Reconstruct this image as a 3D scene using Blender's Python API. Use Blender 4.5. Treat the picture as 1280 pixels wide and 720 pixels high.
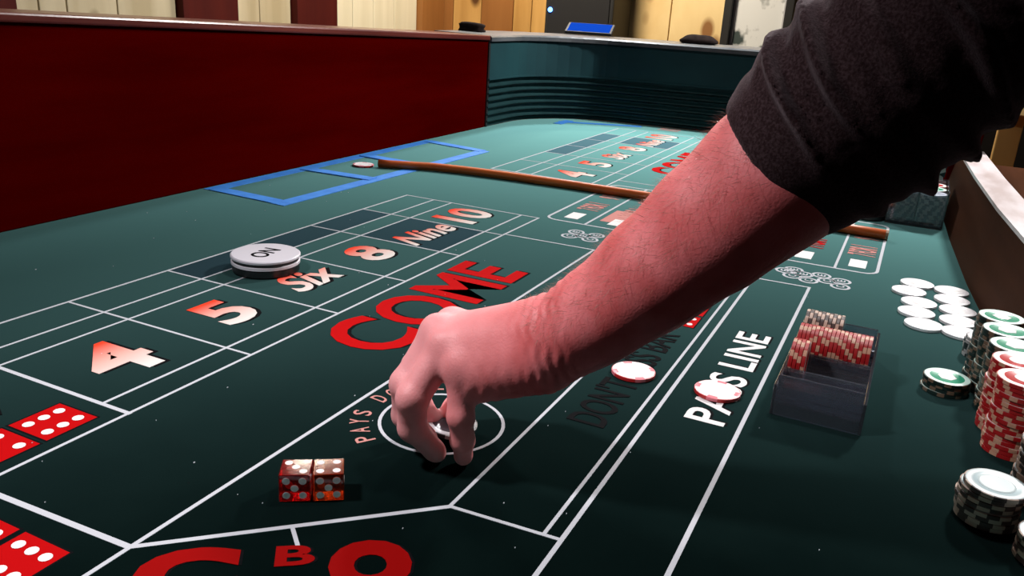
import bpy, bmesh, math, random
import numpy as np
from mathutils import Vector, Matrix

for o in list(bpy.data.objects): bpy.data.objects.remove(o)
random.seed(7); rng = np.random.default_rng(7)
SC = bpy.context.scene
COL = SC.collection
PI = math.pi

# ------------------------------------------------------------------ camera
# world: +X runs down the table away from the camera, +Y to the left wall, z = 0 is the felt
CAM_H = 0.309
F_PX = 1040.37
RX = np.array([0.4390, -0.2682, 0.8577]); RX /= np.linalg.norm(RX)
RY = np.array([-0.8969, -0.1921, 0.3990]); RY -= RX * RX.dot(RY); RY /= np.linalg.norm(RY)
RZ = np.cross(RX, RY)
R_WC = np.array([RX, RY, RZ])          # world <- camera (x right, y down, z forward)
cd = bpy.data.cameras.new('camera'); cam = bpy.data.objects.new('camera', cd); COL.objects.link(cam)
cd.sensor_fit = 'HORIZONTAL'; cd.sensor_width = 36.0; cd.lens = F_PX / 1280 * 36.0
cd.clip_start = 0.01; cd.clip_end = 50
M = Matrix.Identity(4)
for i in range(3):
    M[i][0] = R_WC[i, 0]; M[i][1] = -R_WC[i, 1]; M[i][2] = -R_WC[i, 2]
M[2][3] = CAM_H
cam.matrix_world = M
SC.camera = cam

# ------------------------------------------------------------------ world, lights, exposure
w = bpy.data.worlds.new('world'); SC.world = w; w.use_nodes = True
w.node_tree.nodes['Background'].inputs[0].default_value = (0.30, 0.36, 0.45, 1)
w.node_tree.nodes['Background'].inputs[1].default_value = 0.010
def area(name, loc, tgt, size, power, col):
    l = bpy.data.lights.new(name, 'AREA'); l.shape = 'DISK'; l.size = size; l.energy = power; l.color = col
    o = bpy.data.objects.new(name, l); COL.objects.link(o); o.location = loc
    o.rotation_euler = (Vector(tgt) - Vector(loc)).to_track_quat('-Z', 'Y').to_euler()
    return o
def spot(name, loc, tgt, rad, power, col, deg, blend):
    l = bpy.data.lights.new(name, 'SPOT'); l.shadow_soft_size = rad; l.energy = power; l.color = col; l.spot_size = math.radians(deg); l.spot_blend = blend
    o = bpy.data.objects.new(name, l); COL.objects.link(o); o.location = loc
    o.rotation_euler = (Vector(tgt) - Vector(loc)).to_track_quat('-Z', 'Y').to_euler()
spot('ceiling_lamp_near', (0.08, 0.80, 1.02), (0.42, 0.33, 0.05), 0.06, 54, (1.0, 0.96, 0.98), 56, 1.0)
area('ceiling_lamp_far_left', (2.75, 1.15, 1.35), (1.2, 0.45, 0), 0.18, 22, (0.96, 0.98, 1.0))
area('ceiling_lamp_far_right', (2.50, -0.35, 1.40), (1.1, 0.3, 0), 0.18, 52, (1.0, 0.97, 0.94))
area('ceiling_lamp_middle', (1.05, 0.00, 1.60), (0.7, 0.0, 0), 0.16, 9, (1.0, 0.96, 0.95))
area('room_lamp_back', (3.3, 1.6, 1.5), (4.2, 1.6, 0.2), 0.3, 55, (1.0, 0.86, 0.66))
area('room_lamp_left', (2.4, 1.9, 1.5), (2.6, 2.6, 0.2), 0.3, 14, (1.0, 0.90, 0.74))
vs = SC.view_settings
vs.view_transform = 'Standard'; vs.look = 'None'; vs.gamma = 1.0; vs.use_curve_mapping = False
vs.exposure = 0.0

# ------------------------------------------------------------------ materials
def srgb(c):
    return tuple((x / 12.92 if x <= 0.04045 else ((x + 0.055) / 1.055) ** 2.4) for x in [v / 255 for v in c])
def mat(name, col, rough=0.5, metal=0.0, spec=0.5, **kw):
    m = bpy.data.materials.new(name); m.use_nodes = True
    b = m.node_tree.nodes['Principled BSDF']
    b.inputs['Base Color'].default_value = (*col, 1); b.inputs['Roughness'].default_value = rough
    b.inputs['Metallic'].default_value = metal; b.inputs['Specular IOR Level'].default_value = spec
    for k, v in kw.items():
        b.inputs[k.replace('_', ' ')].default_value = v
    return m
def noisy(name, c1, c2, scale=(10, 10, 10), rough=0.5, spec=0.5, detail=4, bump=0.0, bscale=None, lo=0.35, hi=0.65, **kw):
    m = mat(name, c1, rough, 0, spec, **kw); nt = m.node_tree; b = nt.nodes['Principled BSDF']
    tc = nt.nodes.new('ShaderNodeTexCoord'); mp = nt.nodes.new('ShaderNodeMapping'); mp.inputs['Scale'].default_value = scale
    nt.links.new(tc.outputs['Object'], mp.inputs[0])
    n = nt.nodes.new('ShaderNodeTexNoise'); n.inputs['Detail'].default_value = detail; n.inputs['Scale'].default_value = 1
    nt.links.new(mp.outputs[0], n.inputs[0])
    r = nt.nodes.new('ShaderNodeValToRGB'); r.color_ramp.elements[0].position = lo; r.color_ramp.elements[1].position = hi
    r.color_ramp.elements[0].color = (*c1, 1); r.color_ramp.elements[1].color = (*c2, 1)
    nt.links.new(n.outputs[0], r.inputs[0]); nt.links.new(r.outputs[0], b.inputs['Base Color'])
    if bump:
        n2 = nt.nodes.new('ShaderNodeTexNoise'); n2.inputs['Scale'].default_value = bscale or 200; n2.inputs['Detail'].default_value = 3
        nt.links.new(tc.outputs['Object'], n2.inputs[0])
        bp = nt.nodes.new('ShaderNodeBump'); bp.inputs['Strength'].default_value = bump; bp.inputs['Distance'].default_value = 0.001
        nt.links.new(n2.outputs[0], bp.inputs['Height']); nt.links.new(bp.outputs[0], b.inputs['Normal'])
    return m
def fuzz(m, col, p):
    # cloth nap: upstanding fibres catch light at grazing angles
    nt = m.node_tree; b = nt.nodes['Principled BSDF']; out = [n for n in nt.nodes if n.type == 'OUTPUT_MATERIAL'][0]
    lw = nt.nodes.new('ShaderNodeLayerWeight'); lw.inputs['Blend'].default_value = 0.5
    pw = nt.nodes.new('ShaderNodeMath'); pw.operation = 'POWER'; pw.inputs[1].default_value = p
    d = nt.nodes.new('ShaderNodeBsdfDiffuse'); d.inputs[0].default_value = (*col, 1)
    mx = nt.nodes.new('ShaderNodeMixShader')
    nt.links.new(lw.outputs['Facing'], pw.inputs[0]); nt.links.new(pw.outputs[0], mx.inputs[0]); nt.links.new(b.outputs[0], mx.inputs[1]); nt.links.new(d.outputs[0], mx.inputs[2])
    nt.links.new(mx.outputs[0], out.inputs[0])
def emit(name, col, s):
    m = mat(name, (0, 0, 0), 0.9, 0, 0.0); b = m.node_tree.nodes['Principled BSDF']
    b.inputs['Emission Color'].default_value = (*col, 1); b.inputs['Emission Strength'].default_value = s
    return m
def wood(name, c1, c2, scale, rough=0.45, spec=0.4, knots=None):
    m = noisy(name, c1, c2, scale, rough, spec, 6, 0.15, 60)
    if knots:
        nt = m.node_tree; b = nt.nodes['Principled BSDF']; ramp = b.inputs['Base Color'].links[0].from_node
        tc = [n for n in nt.nodes if n.type == 'TEX_COORD'][0]
        mp = nt.nodes.new('ShaderNodeMapping'); mp.inputs['Scale'].default_value = (4.5, 4.5, 2.6); nt.links.new(tc.outputs['Object'], mp.inputs[0])
        v = nt.nodes.new('ShaderNodeTexVoronoi'); v.inputs['Scale'].default_value = 1.3; nt.links.new(mp.outputs[0], v.inputs[0])
        r = nt.nodes.new('ShaderNodeValToRGB'); r.color_ramp.elements[0].position = 0.13; r.color_ramp.elements[1].position = 0.24
        nt.links.new(v.outputs['Distance'], r.inputs[0])
        mx = nt.nodes.new('ShaderNodeMixRGB'); mx.inputs[1].default_value = (*knots, 1)
        nt.links.new(r.outputs[0], mx.inputs[0]); nt.links.new(ramp.outputs[0], mx.inputs[2]); nt.links.new(mx.outputs[0], b.inputs['Base Color'])
    return m

MT = {}
SHEEN = dict(Sheen_Weight=0.0, Sheen_Roughness=0.25, Sheen_Tint=(0.42, 0.85, 0.80, 1))
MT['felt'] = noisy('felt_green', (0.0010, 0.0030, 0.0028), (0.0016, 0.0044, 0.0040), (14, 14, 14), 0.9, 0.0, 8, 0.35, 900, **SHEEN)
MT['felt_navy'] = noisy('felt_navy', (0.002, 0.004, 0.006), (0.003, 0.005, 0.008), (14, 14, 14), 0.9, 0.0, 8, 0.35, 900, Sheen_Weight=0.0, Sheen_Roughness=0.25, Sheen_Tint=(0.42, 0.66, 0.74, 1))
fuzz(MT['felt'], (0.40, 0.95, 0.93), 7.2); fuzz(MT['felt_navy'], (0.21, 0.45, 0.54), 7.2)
MT['white_print'] = mat('white_print', (0.46, 0.47, 0.51), 0.85, 0, 0.03)
MT['cream_print'] = mat('cream_print', (0.72, 0.70, 0.70), 0.85, 0, 0.03)
MT['red_print'] = mat('red_print', (0.40, 0.002, 0.003), 0.85, 0, 0.03)
MT['deepred_print'] = mat('deepred_print', (0.25, 0.002, 0.002), 0.85, 0, 0.03)
MT['black_print'] = mat('black_print', (0.004, 0.004, 0.005), 0.85, 0, 0.03)
MT['pink_print'] = mat('pink_print', (0.50, 0.22, 0.20), 0.85, 0, 0.03)
def grad_mat():
    m = mat('gradient_print', (1, 1, 1), 0.85, 0, 0.03); nt = m.node_tree; b = nt.nodes['Principled BSDF']
    tc = nt.nodes.new('ShaderNodeTexCoord'); s = nt.nodes.new('ShaderNodeSeparateXYZ'); r = nt.nodes.new('ShaderNodeValToRGB')
    nt.links.new(tc.outputs['Generated'], s.inputs[0]); nt.links.new(s.outputs[1], r.inputs[0])
    e = r.color_ramp.elements; e[0].position = 0.08; e[0].color = (0.66, 0.61, 0.58, 1); e[1].position = 0.95; e[1].color = (0.75, 0.05, 0.02, 1)
    k = e.new(0.55); k.color = (0.66, 0.34, 0.29, 1)
    nt.links.new(r.outputs[0], b.inputs['Base Color']); return m
MT['grad'] = grad_mat()
MT['red_wood'] = wood('red_stained_wood', (0.045, 0.0001, 0.0001), (0.068, 0.0003, 0.0002), (2, 12, 14), 0.6, 0.0)
MT['cap_wood'] = wood('mahogany_cap', (0.10, 0.018, 0.014), (0.17, 0.035, 0.026), (3, 30, 30), 0.30, 0.5)
MT['brown_wood'] = wood('brown_wood', (0.030, 0.011, 0.006), (0.055, 0.021, 0.011), (2, 14, 20), 0.7, 0.02)
MT['rail_top'] = noisy('rail_glare', (0.42, 0.33, 0.32), (0.66, 0.60, 0.62), (9, 30, 20), 0.35, 0.5, 5)  # light reflecting off the wooden rail is painted in as pale mottling
MT['teal_wall'] = noisy('teal_lining', (0.006, 0.042, 0.052), (0.010, 0.060, 0.070), (6, 6, 6), 0.6, 0.3)
MT['rib'] = noisy('teal_rubber', (0.005, 0.030, 0.034), (0.008, 0.042, 0.046), (20, 20, 20), 0.5, 0.4)
MT['black_edge'] = mat('black_edge', (0.006, 0.006, 0.007), 0.6)
MT['end_rail'] = noisy('slate_rail', (0.075, 0.085, 0.095), (0.13, 0.14, 0.15), (8, 20, 20), 0.38, 0.5)
MT['stick'] = wood('stick_rattan', (0.44, 0.075, 0.012), (0.62, 0.13, 0.025), (60, 6, 60), 0.4, 0.5)
MT['tape'] = noisy('blue_tape', (0.035, 0.20, 0.66), (0.05, 0.26, 0.75), (40, 40, 40), 0.6, 0.4)
MT['floor'] = noisy('dark_floor', (0.010, 0.007, 0.006), (0.018, 0.012, 0.010), (3, 3, 3), 0.7, 0.2)
MT['dark'] = noisy('dark_plaster', (0.012, 0.010, 0.010), (0.018, 0.015, 0.014), (3, 3, 3), 0.9, 0.1)

# ------------------------------------------------------------------ mesh helpers
class MB:
    def __init__(s): s.v = []; s.f = []; s.m = []
    def add(s, v, f, mi=0):
        k = len(s.v); s.v += [tuple(p) for p in v]; s.f += [tuple(i + k for i in q) for q in f]; s.m += [mi] * len(f); return s
    def box(s, a, b, mi=0):
        x0, y0, z0 = a; x1, y1, z1 = b
        return s.add([(x0,y0,z0),(x1,y0,z0),(x1,y1,z0),(x0,y1,z0),(x0,y0,z1),(x1,y0,z1),(x1,y1,z1),(x0,y1,z1)],
                     [(3,2,1,0),(4,5,6,7),(0,1,5,4),(1,2,6,5),(2,3,7,6),(3,0,4,7)], mi)
    def prism(s, pts, z0, z1, mi=0):
        n = len(pts); ar = sum(pts[i][0]*pts[(i+1)%n][1]-pts[(i+1)%n][0]*pts[i][1] for i in range(n))
        if ar < 0: pts = pts[::-1]
        v = [(p[0], p[1], z0) for p in pts] + [(p[0], p[1], z1) for p in pts]
        f = [tuple(range(n-1, -1, -1)), tuple(range(n, 2*n))] + [(i, (i+1) % n, n+(i+1) % n, n+i) for i in range(n)]
        return s.add(v, f, mi)
    def lathe(s, prof, n=32, c=(0,0,0), mi=0, mfun=None):
        v = []; f = []; k = len(prof); ms = []
        for (r, z) in prof:
            for j in range(n):
                a = 2*PI*j/n; v.append((c[0]+r*math.cos(a), c[1]+r*math.sin(a), c[2]+z))
        for i in range(k-1):
            for j in range(n):
                f.append((i*n+j, i*n+(j+1) % n, (i+1)*n+(j+1) % n, (i+1)*n+j)); ms.append(mfun(i, j) if mfun else mi)
        f.append(tuple(range(n-1, -1, -1))); ms.append(mfun(-1, 0) if mfun else mi)
        f.append(tuple((k-1)*n+j for j in range(n))); ms.append(mfun(k, 0) if mfun else mi)
        b = len(s.v); s.v += v; s.f += [tuple(i+b for i in q) for q in f]; s.m += ms; return s
    def sweep(s, path, prof, up=(0,0,1), closed=False, mi=0, caps=True):
        # prof: (side, up) pairs, side to the right of travel
        n = len(path); k = len(prof); v = []; f = []; up = Vector(up)
        P = [Vector(p) for p in path]
        for i in range(n):
            a = P[max(i-1, 0)]; b = P[min(i+1, n-1)]
            if closed: a = P[i-1]; b = P[(i+1) % n]
            t = (b-a).normalized(); sd = t.cross(up).normalized(); u = sd.cross(t).normalized()
            v += [tuple(P[i]+sd*q[0]+u*q[1]) for q in prof]
        for i in range(n if closed else n-1):
            for j in range(k):
                i2 = (i+1) % n
                f.append((i*k+j, i2*k+j, i2*k+(j+1) % k, i*k+(j+1) % k))
        if caps and not closed:
            f.append(tuple(range(k))); f.append(tuple((n-1)*k+j for j in range(k-1, -1, -1)))
        return s.add(v, f, mi)
    def tube(s, path, r, n=10, mi=0):
        rr = r if isinstance(r, (list, tuple)) else [r]*len(path)
        P = [Vector(p) for p in path]; v = []; f = []; nn = len(P)
        t0 = (P[1]-P[0]).normalized(); ref = Vector((0, 0, 1)) if abs(t0.z) < 0.9 else Vector((1, 0, 0))
        for i in range(nn):
            t = (P[min(i+1, nn-1)]-P[max(i-1, 0)]).normalized(); sd = t.cross(ref).normalized(); u = sd.cross(t)
            for j in range(n):
                a = 2*PI*j/n; v.append(tuple(P[i]+(sd*math.cos(a)+u*math.sin(a))*rr[i]))
        for i in range(nn-1):
            for j in range(n): f.append((i*n+j, (i+1)*n+j, (i+1)*n+(j+1) % n, i*n+(j+1) % n))
        f.append(tuple(range(n))); f.append(tuple((nn-1)*n+j for j in range(n-1, -1, -1)))
        return s.add(v, f, mi)
    def mesh(s, name, mats, smooth=False):
        me = bpy.data.meshes.new(name); me.from_pydata(s.v, [], s.f)
        for m in (mats if isinstance(mats, (list, tuple)) else [mats]): me.materials.append(MT[m] if isinstance(m, str) else m)
        for p, mi in zip(me.polygons, s.m): p.material_index = mi; p.use_smooth = smooth
        bm = bmesh.new(); bm.from_mesh(me); bmesh.ops.recalc_face_normals(bm, faces=bm.faces); bm.to_mesh(me); bm.free()
        me.update(); return me
    def build(s, name, mats, parent=None, smooth=False, bevel=0.0):
        return link(name, s.mesh(name, mats, smooth), parent, bevel)
def link(name, me, parent=None, bevel=0.0):
    o = bpy.data.objects.new(name, me); COL.objects.link(o)
    if parent: o.parent = parent
    if bevel:
        b = o.modifiers.new('bevel', 'BEVEL'); b.width = bevel; b.segments = 2; b.limit_method = 'ANGLE'
    return o
def empty(name, loc=(0, 0, 0), rz=0):
    o = bpy.data.objects.new(name, None); COL.objects.link(o); o.location = loc; o.rotation_euler = (0, 0, rz); o.empty_display_size = 0.02; return o
def tag(o, label, cat, group=None):
    o['label'] = label; o['category'] = cat
    if group: o['group'] = group
    return o
def struct(o): o['kind'] = 'structure'; return o
def smooth_by_angle(me, deg=40):
    for p in me.polygons: p.use_smooth = True
    bm = bmesh.new(); bm.from_mesh(me)
    for e in bm.edges:
        if len(e.link_faces) == 2 and e.calc_face_angle(0) > math.radians(deg): e.smooth = False
    bm.to_mesh(me); bm.free()
def lerp(a, b, t): return a+(b-a)*t

# ================================================================== THE ROOM
FLOOR_Z = -0.86; CEIL_Z = 1.75
struct(MB().box((-2.5, -3.0, FLOOR_Z-0.05), (4.6, 3.0, FLOOR_Z)).build('floor', 'floor'))
struct(MB().box((-2.5, -3.0, CEIL_Z), (4.6, 3.0, CEIL_Z+0.05)).build('ceiling', 'dark'))
struct(MB().box((-2.5, -3.05, FLOOR_Z), (4.6, -3.0, CEIL_Z)).build('wall_right', 'dark'))
struct(MB().box((-2.55, -3.0, FLOOR_Z), (-2.5, 3.0, CEIL_Z)).build('wall_front', 'dark'))
MT['pale_pine'] = wood('pale_pine', (0.44, 0.37, 0.24), (0.60, 0.53, 0.38), (9, 9, 0.8), 0.55, 0.3, (0.13, 0.085, 0.04))
MT['cream_board'] = noisy('cream_board', (0.66, 0.62, 0.47), (0.75, 0.71, 0.56), (12, 12, 1), 0.5, 0.3)
MT['red_drape'] = noisy('red_post', (0.050, 0.003, 0.003), (0.075, 0.006, 0.004), (10, 10, 1), 0.7, 0.2)
MT['gold_pine'] = wood('golden_pine', (0.38, 0.20, 0.055), (0.56, 0.33, 0.11), (9, 9, 0.9), 0.5, 0.3, (0.09, 0.035, 0.01))
MT['brown_pine'] = wood('brown_pine', (0.22, 0.085, 0.02), (0.30, 0.125, 0.035), (9, 9, 0.9), 0.5, 0.3)
MT['plywood'] = wood('plywood', (0.62, 0.42, 0.18), (0.80, 0.62, 0.33), (3, 3, 1.6), 0.55, 0.3, (0.26, 0.12, 0.04))
WL_Y = 2.60
wl = struct(MB().box((-2.5, WL_Y+0.03, FLOOR_Z), (4.33, WL_Y+0.08, CEIL_Z)).build('wall_left', 'dark'))
def boards(par, spans, axis, face, sign):
    # spans: (a, b, material, proud); boards stand in front of the wall backing
    for a, b, m, pr in spans:
        g = 0.0025
        if axis == 'x': mb = MB().box((a+g, face-pr, FLOOR_Z), (b-g, face+0.03, CEIL_Z))
        else: mb = MB().box((face-pr, a+g, FLOOR_Z), (face+0.03, b-g, CEIL_Z))
        mb.build('plank', m, par, bevel=0.003)
def left_x(px):        # where the pixel column meets the left wall, used once to space its planks
    d = R_WC @ np.array([px-640.0, 20-360.0, F_PX]); return WL_Y*d[0]/d[1]
sp = []
cols = [(-420, -150, 'pale_pine', 4), (-150, -25, 'pale_pine', 2), (-25, 15, 'red_drape', 1), (15, 50, 'pale_pine', 1), (50, 85, 'pale_pine', 1), (85, 148, 'pale_pine', 1), (148, 221, 'pale_pine', 1),
        (221, 291, 'red_drape', 1), (291, 325, 'pale_pine', 1), (325, 364, 'pale_pine', 1), (364, 415, 'red_drape', 1),
        (415, 441, 'cream_board', 1), (441, 467, 'cream_board', 1), (467, 493, 'cream_board', 1), (493, 521, 'cream_board', 1), (521, 549, 'brown_pine', 1)]
for a, b, m, n in cols:
    for i in range(n):
        xa = left_x(lerp(a, b, i/n)); xb = left_x(lerp(a, b, (i+1)/n))
        sp.append((xa, xb, m, 0.035 if m in ('red_drape', 'brown_pine') else 0.0))
boards(wl, sp, 'x', WL_Y, 1)
WB_X = left_x(549)
wb = struct(MB().box((WB_X+0.03, -3.0, FLOOR_Z), (WB_X+0.08, WL_Y, CEIL_Z)).build('wall_back', 'dark'))
def back_y(px):
    d = R_WC @ np.array([px-640.0, 20-360.0, F_PX]); return WB_X*d[1]/d[0]
sp = []
for a, b, m in [(552, 566, 'brown_pine'), (566, 601, 'gold_pine'), (601, 641, 'brown_pine'), (641, 664, 'gold_pine'), (664, 690, 'gold_pine'),
                (690, 726, 'brown_pine'), (726, 768, 'gold_pine'), (768, 838, 'plywood'), (838, 908, 'plywood'), (916, 986, 'plywood'), (986, 1040, 'plywood'), (1040, 1080, 'brown_pine')]:
    sp.append((back_y(b), back_y(a), m, 0.0))
boards(wb, sp, 'y', WB_X, 1)
# black uprights on the plywood wall
for px in (912, 988):
    y = back_y(px)
    tag(MB().box((WB_X-0.06, y-0.02, FLOOR_Z), (WB_X-0.001, y+0.02, CEIL_Z)).build('black_post', 'black_edge', None, bevel=0.004),
        'black upright post left of the bright picture on the far wall' if px == 912 else 'black upright post right of the bright picture, beside the sleeve', 'post')
# bright picture between the posts
def picture():
    y0, y1 = back_y(984), back_y(917); r = empty('wall_picture', (WB_X-0.02, (y0+y1)/2, 0.15))
    wv = (y1-y0)/2
    m = noisy('picture_print', (0.72, 0.74, 0.76), (0.05, 0.07, 0.07), (1, 9, 9), 0.4, 0.5, 3, lo=0.50, hi=0.60)
    MB().box((-0.005, -wv+0.015, -0.16), (0.0, wv-0.015, 0.34)).build('print', m, r)
    f = MB()
    f.box((-0.012, -wv+0.002, -0.18), (0.006, -wv+0.015, 0.36)); f.box((-0.012, wv-0.015, -0.18), (0.006, wv-0.002, 0.36))
    f.box((-0.012, -wv+0.015, -0.18), (0.006, wv-0.015, -0.16)); f.box((-0.012, -wv+0.015, 0.34), (0.006, wv-0.015, 0.36))
    f.build('frame', 'white_print', r)
    tag(r, 'bright white and dark mottled picture between two black posts', 'picture')
picture()
# black loudspeaker cabinet with a blue light
def speaker():
    x = WB_X-0.30; k = x/WB_X
    y0, y1 = back_y(766)*k, back_y(681)*k
    r = empty('speaker_cabinet', (x, (y0+y1)/2, FLOOR_Z)); h = 1.62; wv = (y1-y0)/2
    MB().box((-0.0, -wv, 0), (0.28, wv, h)).build('cabinet', 'black_edge', r, bevel=0.008)
    MB().box((-0.008, -wv+0.02, 0.03), (0.0, wv-0.02, h-0.35)).build('grille', mat('grille_cloth', (0.004, 0.004, 0.006), 0.9), r)
    MB().box((-0.006, -wv+0.02, h-0.33), (0.0, wv-0.02, h-0.03)).build('panel', mat('panel_black', (0.006, 0.006, 0.008), 0.35), r)
    b = MB(); b.lathe([(0.0, 0), (0.012, 0.001), (0.012, 0.006), (0.0, 0.009)], 12)
    o = b.build('indicator_light', emit('blue_led', (0.08, 0.25, 1.0), 9), r); o.rotation_euler = (0, -PI/2, 0)
    d = R_WC @ np.array([688-640.0, 12-360.0, F_PX]); t = (x-0.009)/d[0]
    o.location = (-0.008, t*d[1]-(y0+y1)/2, CAM_H+t*d[2]-FLOOR_Z)
    tag(r, 'tall black cabinet with a small blue light against the pine wall', 'speaker')
speaker()
# pine bench glimpsed behind the person at the right
def bench():
    r = empty('pine_bench', (2.75, -0.36, FLOOR_Z))
    zt = 1.075
    for i in range(1):
        MB().box((-0.02, -0.62, zt-0.125), (0.02, 0.18, zt)).build('slat', 'plywood', r, bevel=0.003)
    for y in (-0.58, 0.12):
        MB().box((0.02, y-0.03, 0), (0.06, y+0.03, zt)).build('leg', 'gold_pine', r, bevel=0.003)
        MB().box((-0.42, y-0.03, 0), (-0.38, y+0.03, 0.43)).build('leg', 'gold_pine', r, bevel=0.003)
    MB().box((-0.44, -0.62, 0.43), (-0.02, 0.18, 0.46)).build('seat', 'brown_pine', r, bevel=0.003)
    tag(r, 'yellow pine bench back seen at the right edge behind the table', 'bench')
bench()

# ================================================================== THE CRAPS TABLE
table = tag(empty('craps_table', (1.0, 0.45, FLOOR_Z)), 'green felt craps table with red wooden side wall and printed betting layout', 'table')
TINV = Matrix.Translation((-1.0, -0.45, -FLOOR_Z))
def part(mb, name, m, parent=None, **kw):
    o = mb.build(name, m, None, **kw)
    if parent is None: o.parent = table; o.matrix_parent_inverse = TINV
    else: o.parent = parent
    return o
def arc(cx, cy, r, a0, a1, n):
    return [(cx+r*math.cos(math.radians(lerp(a0, a1, i/n))), cy+r*math.sin(math.radians(lerp(a0, a1, i/n)))) for i in range(n+1)]
RB = [(-0.33, -0.20), (0.50, -0.160), (0.85, -0.128), (1.176, -0.096), (1.422, -0.079), (1.75, -0.062)]
def right_y(x):
    for (a, ya), (b, yb) in zip(RB, RB[1:]):
        if x <= b: return lerp(ya, yb, (x-a)/(b-a))
    return RB[-1][1]
YL = 1.000; XE = 2.335
# inner outline of the bed at felt height
end_path = [(1.925, YL), (2.06, YL)] + arc(2.06, YL-0.25, 0.25, 90, 8, 10) + [(2.322, 0.60), (XE, 0.40), (XE+0.004, 0.25), (XE, 0.15)] + arc(2.14, 0.135, 0.197, 0, -90, 8) + [(1.75, -0.062)]
outline = [(-0.33, YL)] + end_path + RB[::-1]
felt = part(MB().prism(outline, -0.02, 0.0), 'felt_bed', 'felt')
bed = part(MB().prism([(-0.36, -0.30), (2.50, -0.30), (2.50, 1.14), (-0.36, 1.14)], -0.12, -0.02), 'bed_board', 'brown_wood')
for x in (-0.15, 2.25):
    for y in (-0.18, 1.02):
        part(MB().box((x-0.05, y-0.05, FLOOR_Z), (x+0.05, y+0.05, -0.12)), 'leg', 'red_wood', bevel=0.006)
# left red wall, its top falls slightly towards the far end
def zl(x): return 0.263-0.0293*(x-0.667)
x0, x1 = -0.33, 1.922
part(MB().add([(x0,YL,0),(x1,YL,0),(x1,YL+0.045,0),(x0,YL+0.045,0),(x0,YL,zl(x0)-0.012),(x1,YL,zl(x1)-0.012),(x1,YL+0.045,zl(x1)-0.012),(x0,YL+0.045,zl(x0)-0.012)],
     [(3,2,1,0),(4,5,6,7),(0,1,5,4),(1,2,6,5),(2,3,7,6),(3,0,4,7)]), 'side_wall', 'red_wood', bevel=0.0015)
part(MB().add([(x0,YL-0.006,zl(x0)-0.012),(x1,YL-0.006,zl(x1)-0.012),(x1,YL+0.16,zl(x1)-0.012),(x0,YL+0.16,zl(x0)-0.012),(x0,YL-0.006,zl(x0)),(x1,YL-0.006,zl(x1)),(x1,YL+0.16,zl(x1)),(x0,YL+0.16,zl(x0))],
     [(3,2,1,0),(4,5,6,7),(0,1,5,4),(1,2,6,5),(2,3,7,6),(3,0,4,7)]), 'wall_cap', 'cap_wood', bevel=0.003)
part(MB().box((x1, YL-0.003, 0.0), (x1+0.008, YL+0.045, 0.222)), 'edge_strip', 'black_edge')
# far end: lining wall, ribbed rubber below a ledge, slate rail on top
ep3 = lambda z: [(p[0], p[1], z) for p in end_path]
# path runs from the left wall round the end to the right; the outside lies to the left of travel (negative side)
part(MB().sweep([(p[0], p[1], 0) for p in end_path], [(-0.004, 0), (-0.004, 0.118), (0.002, 0.121), (0.002, 0.212), (-0.03, 0.212), (-0.03, 0)]), 'end_wall', 'teal_wall', smooth=False)
ribs_parent = [o for o in table.children if o.name.startswith('end_wall')][0]
for i in range(6):
    z = 0.014+0.0175*i
    part(MB().sweep(ep3(z), [(-0.005, -0.0065), (0.006, -0.001), (0.006, 0.002), (-0.005, 0.0065)]), 'rubber_rib', 'rib', ribs_parent)
part(MB().sweep(ep3(0.1195), [(-0.003, -0.002), (0.006, -0.002), (0.006, 0.002), (-0.003, 0.002)]), 'ledge_bead', 'teal_wall', ribs_parent)
part(MB().sweep(ep3(0.212), [(0.008, 0), (0.008, 0.010), (0.002, 0.014), (-0.16, 0.016), (-0.16, 0.0)]), 'end_rail', 'end_rail')
# right side: low brown wall with a pale rail, high red block at the far corner
low = [(x, y-0.006*k) for k, (x, y) in enumerate(RB)]
part(MB().sweep([(p[0], p[1], 0) for p in RB], [(0.0, 0), (0.016, 0.098), (0.05, 0.098), (0.05, 0)]), 'low_wall', 'brown_wood')
part(MB().sweep([(p[0], p[1], 0.098) for p in RB[:-1]]+[(1.715, -0.0635, 0.098)], [(0.013, 0), (0.013, 0.005), (0.053, 0.006), (0.053, 0)]), 'pale_rail', 'rail_top')
part(MB().add([(1.722,-0.062,0),(2.14,-0.062,0),(2.14,-0.105,0),(1.722,-0.105,0),(1.722,-0.075,0.222),(2.14,-0.075,0.222),(2.14,-0.115,0.222),(1.722,-0.115,0.222)],
     [(3,2,1,0),(4,5,6,7),(0,1,5,4),(1,2,6,5),(2,3,7,6),(3,0,4,7)]), 'corner_wall', 'red_wood', bevel=0.002)
part(MB().box((-0.36, -0.26, -0.02), (-0.33, 1.06, 0.20)), 'near_end_wall', 'red_wood', bevel=0.003)

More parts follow.
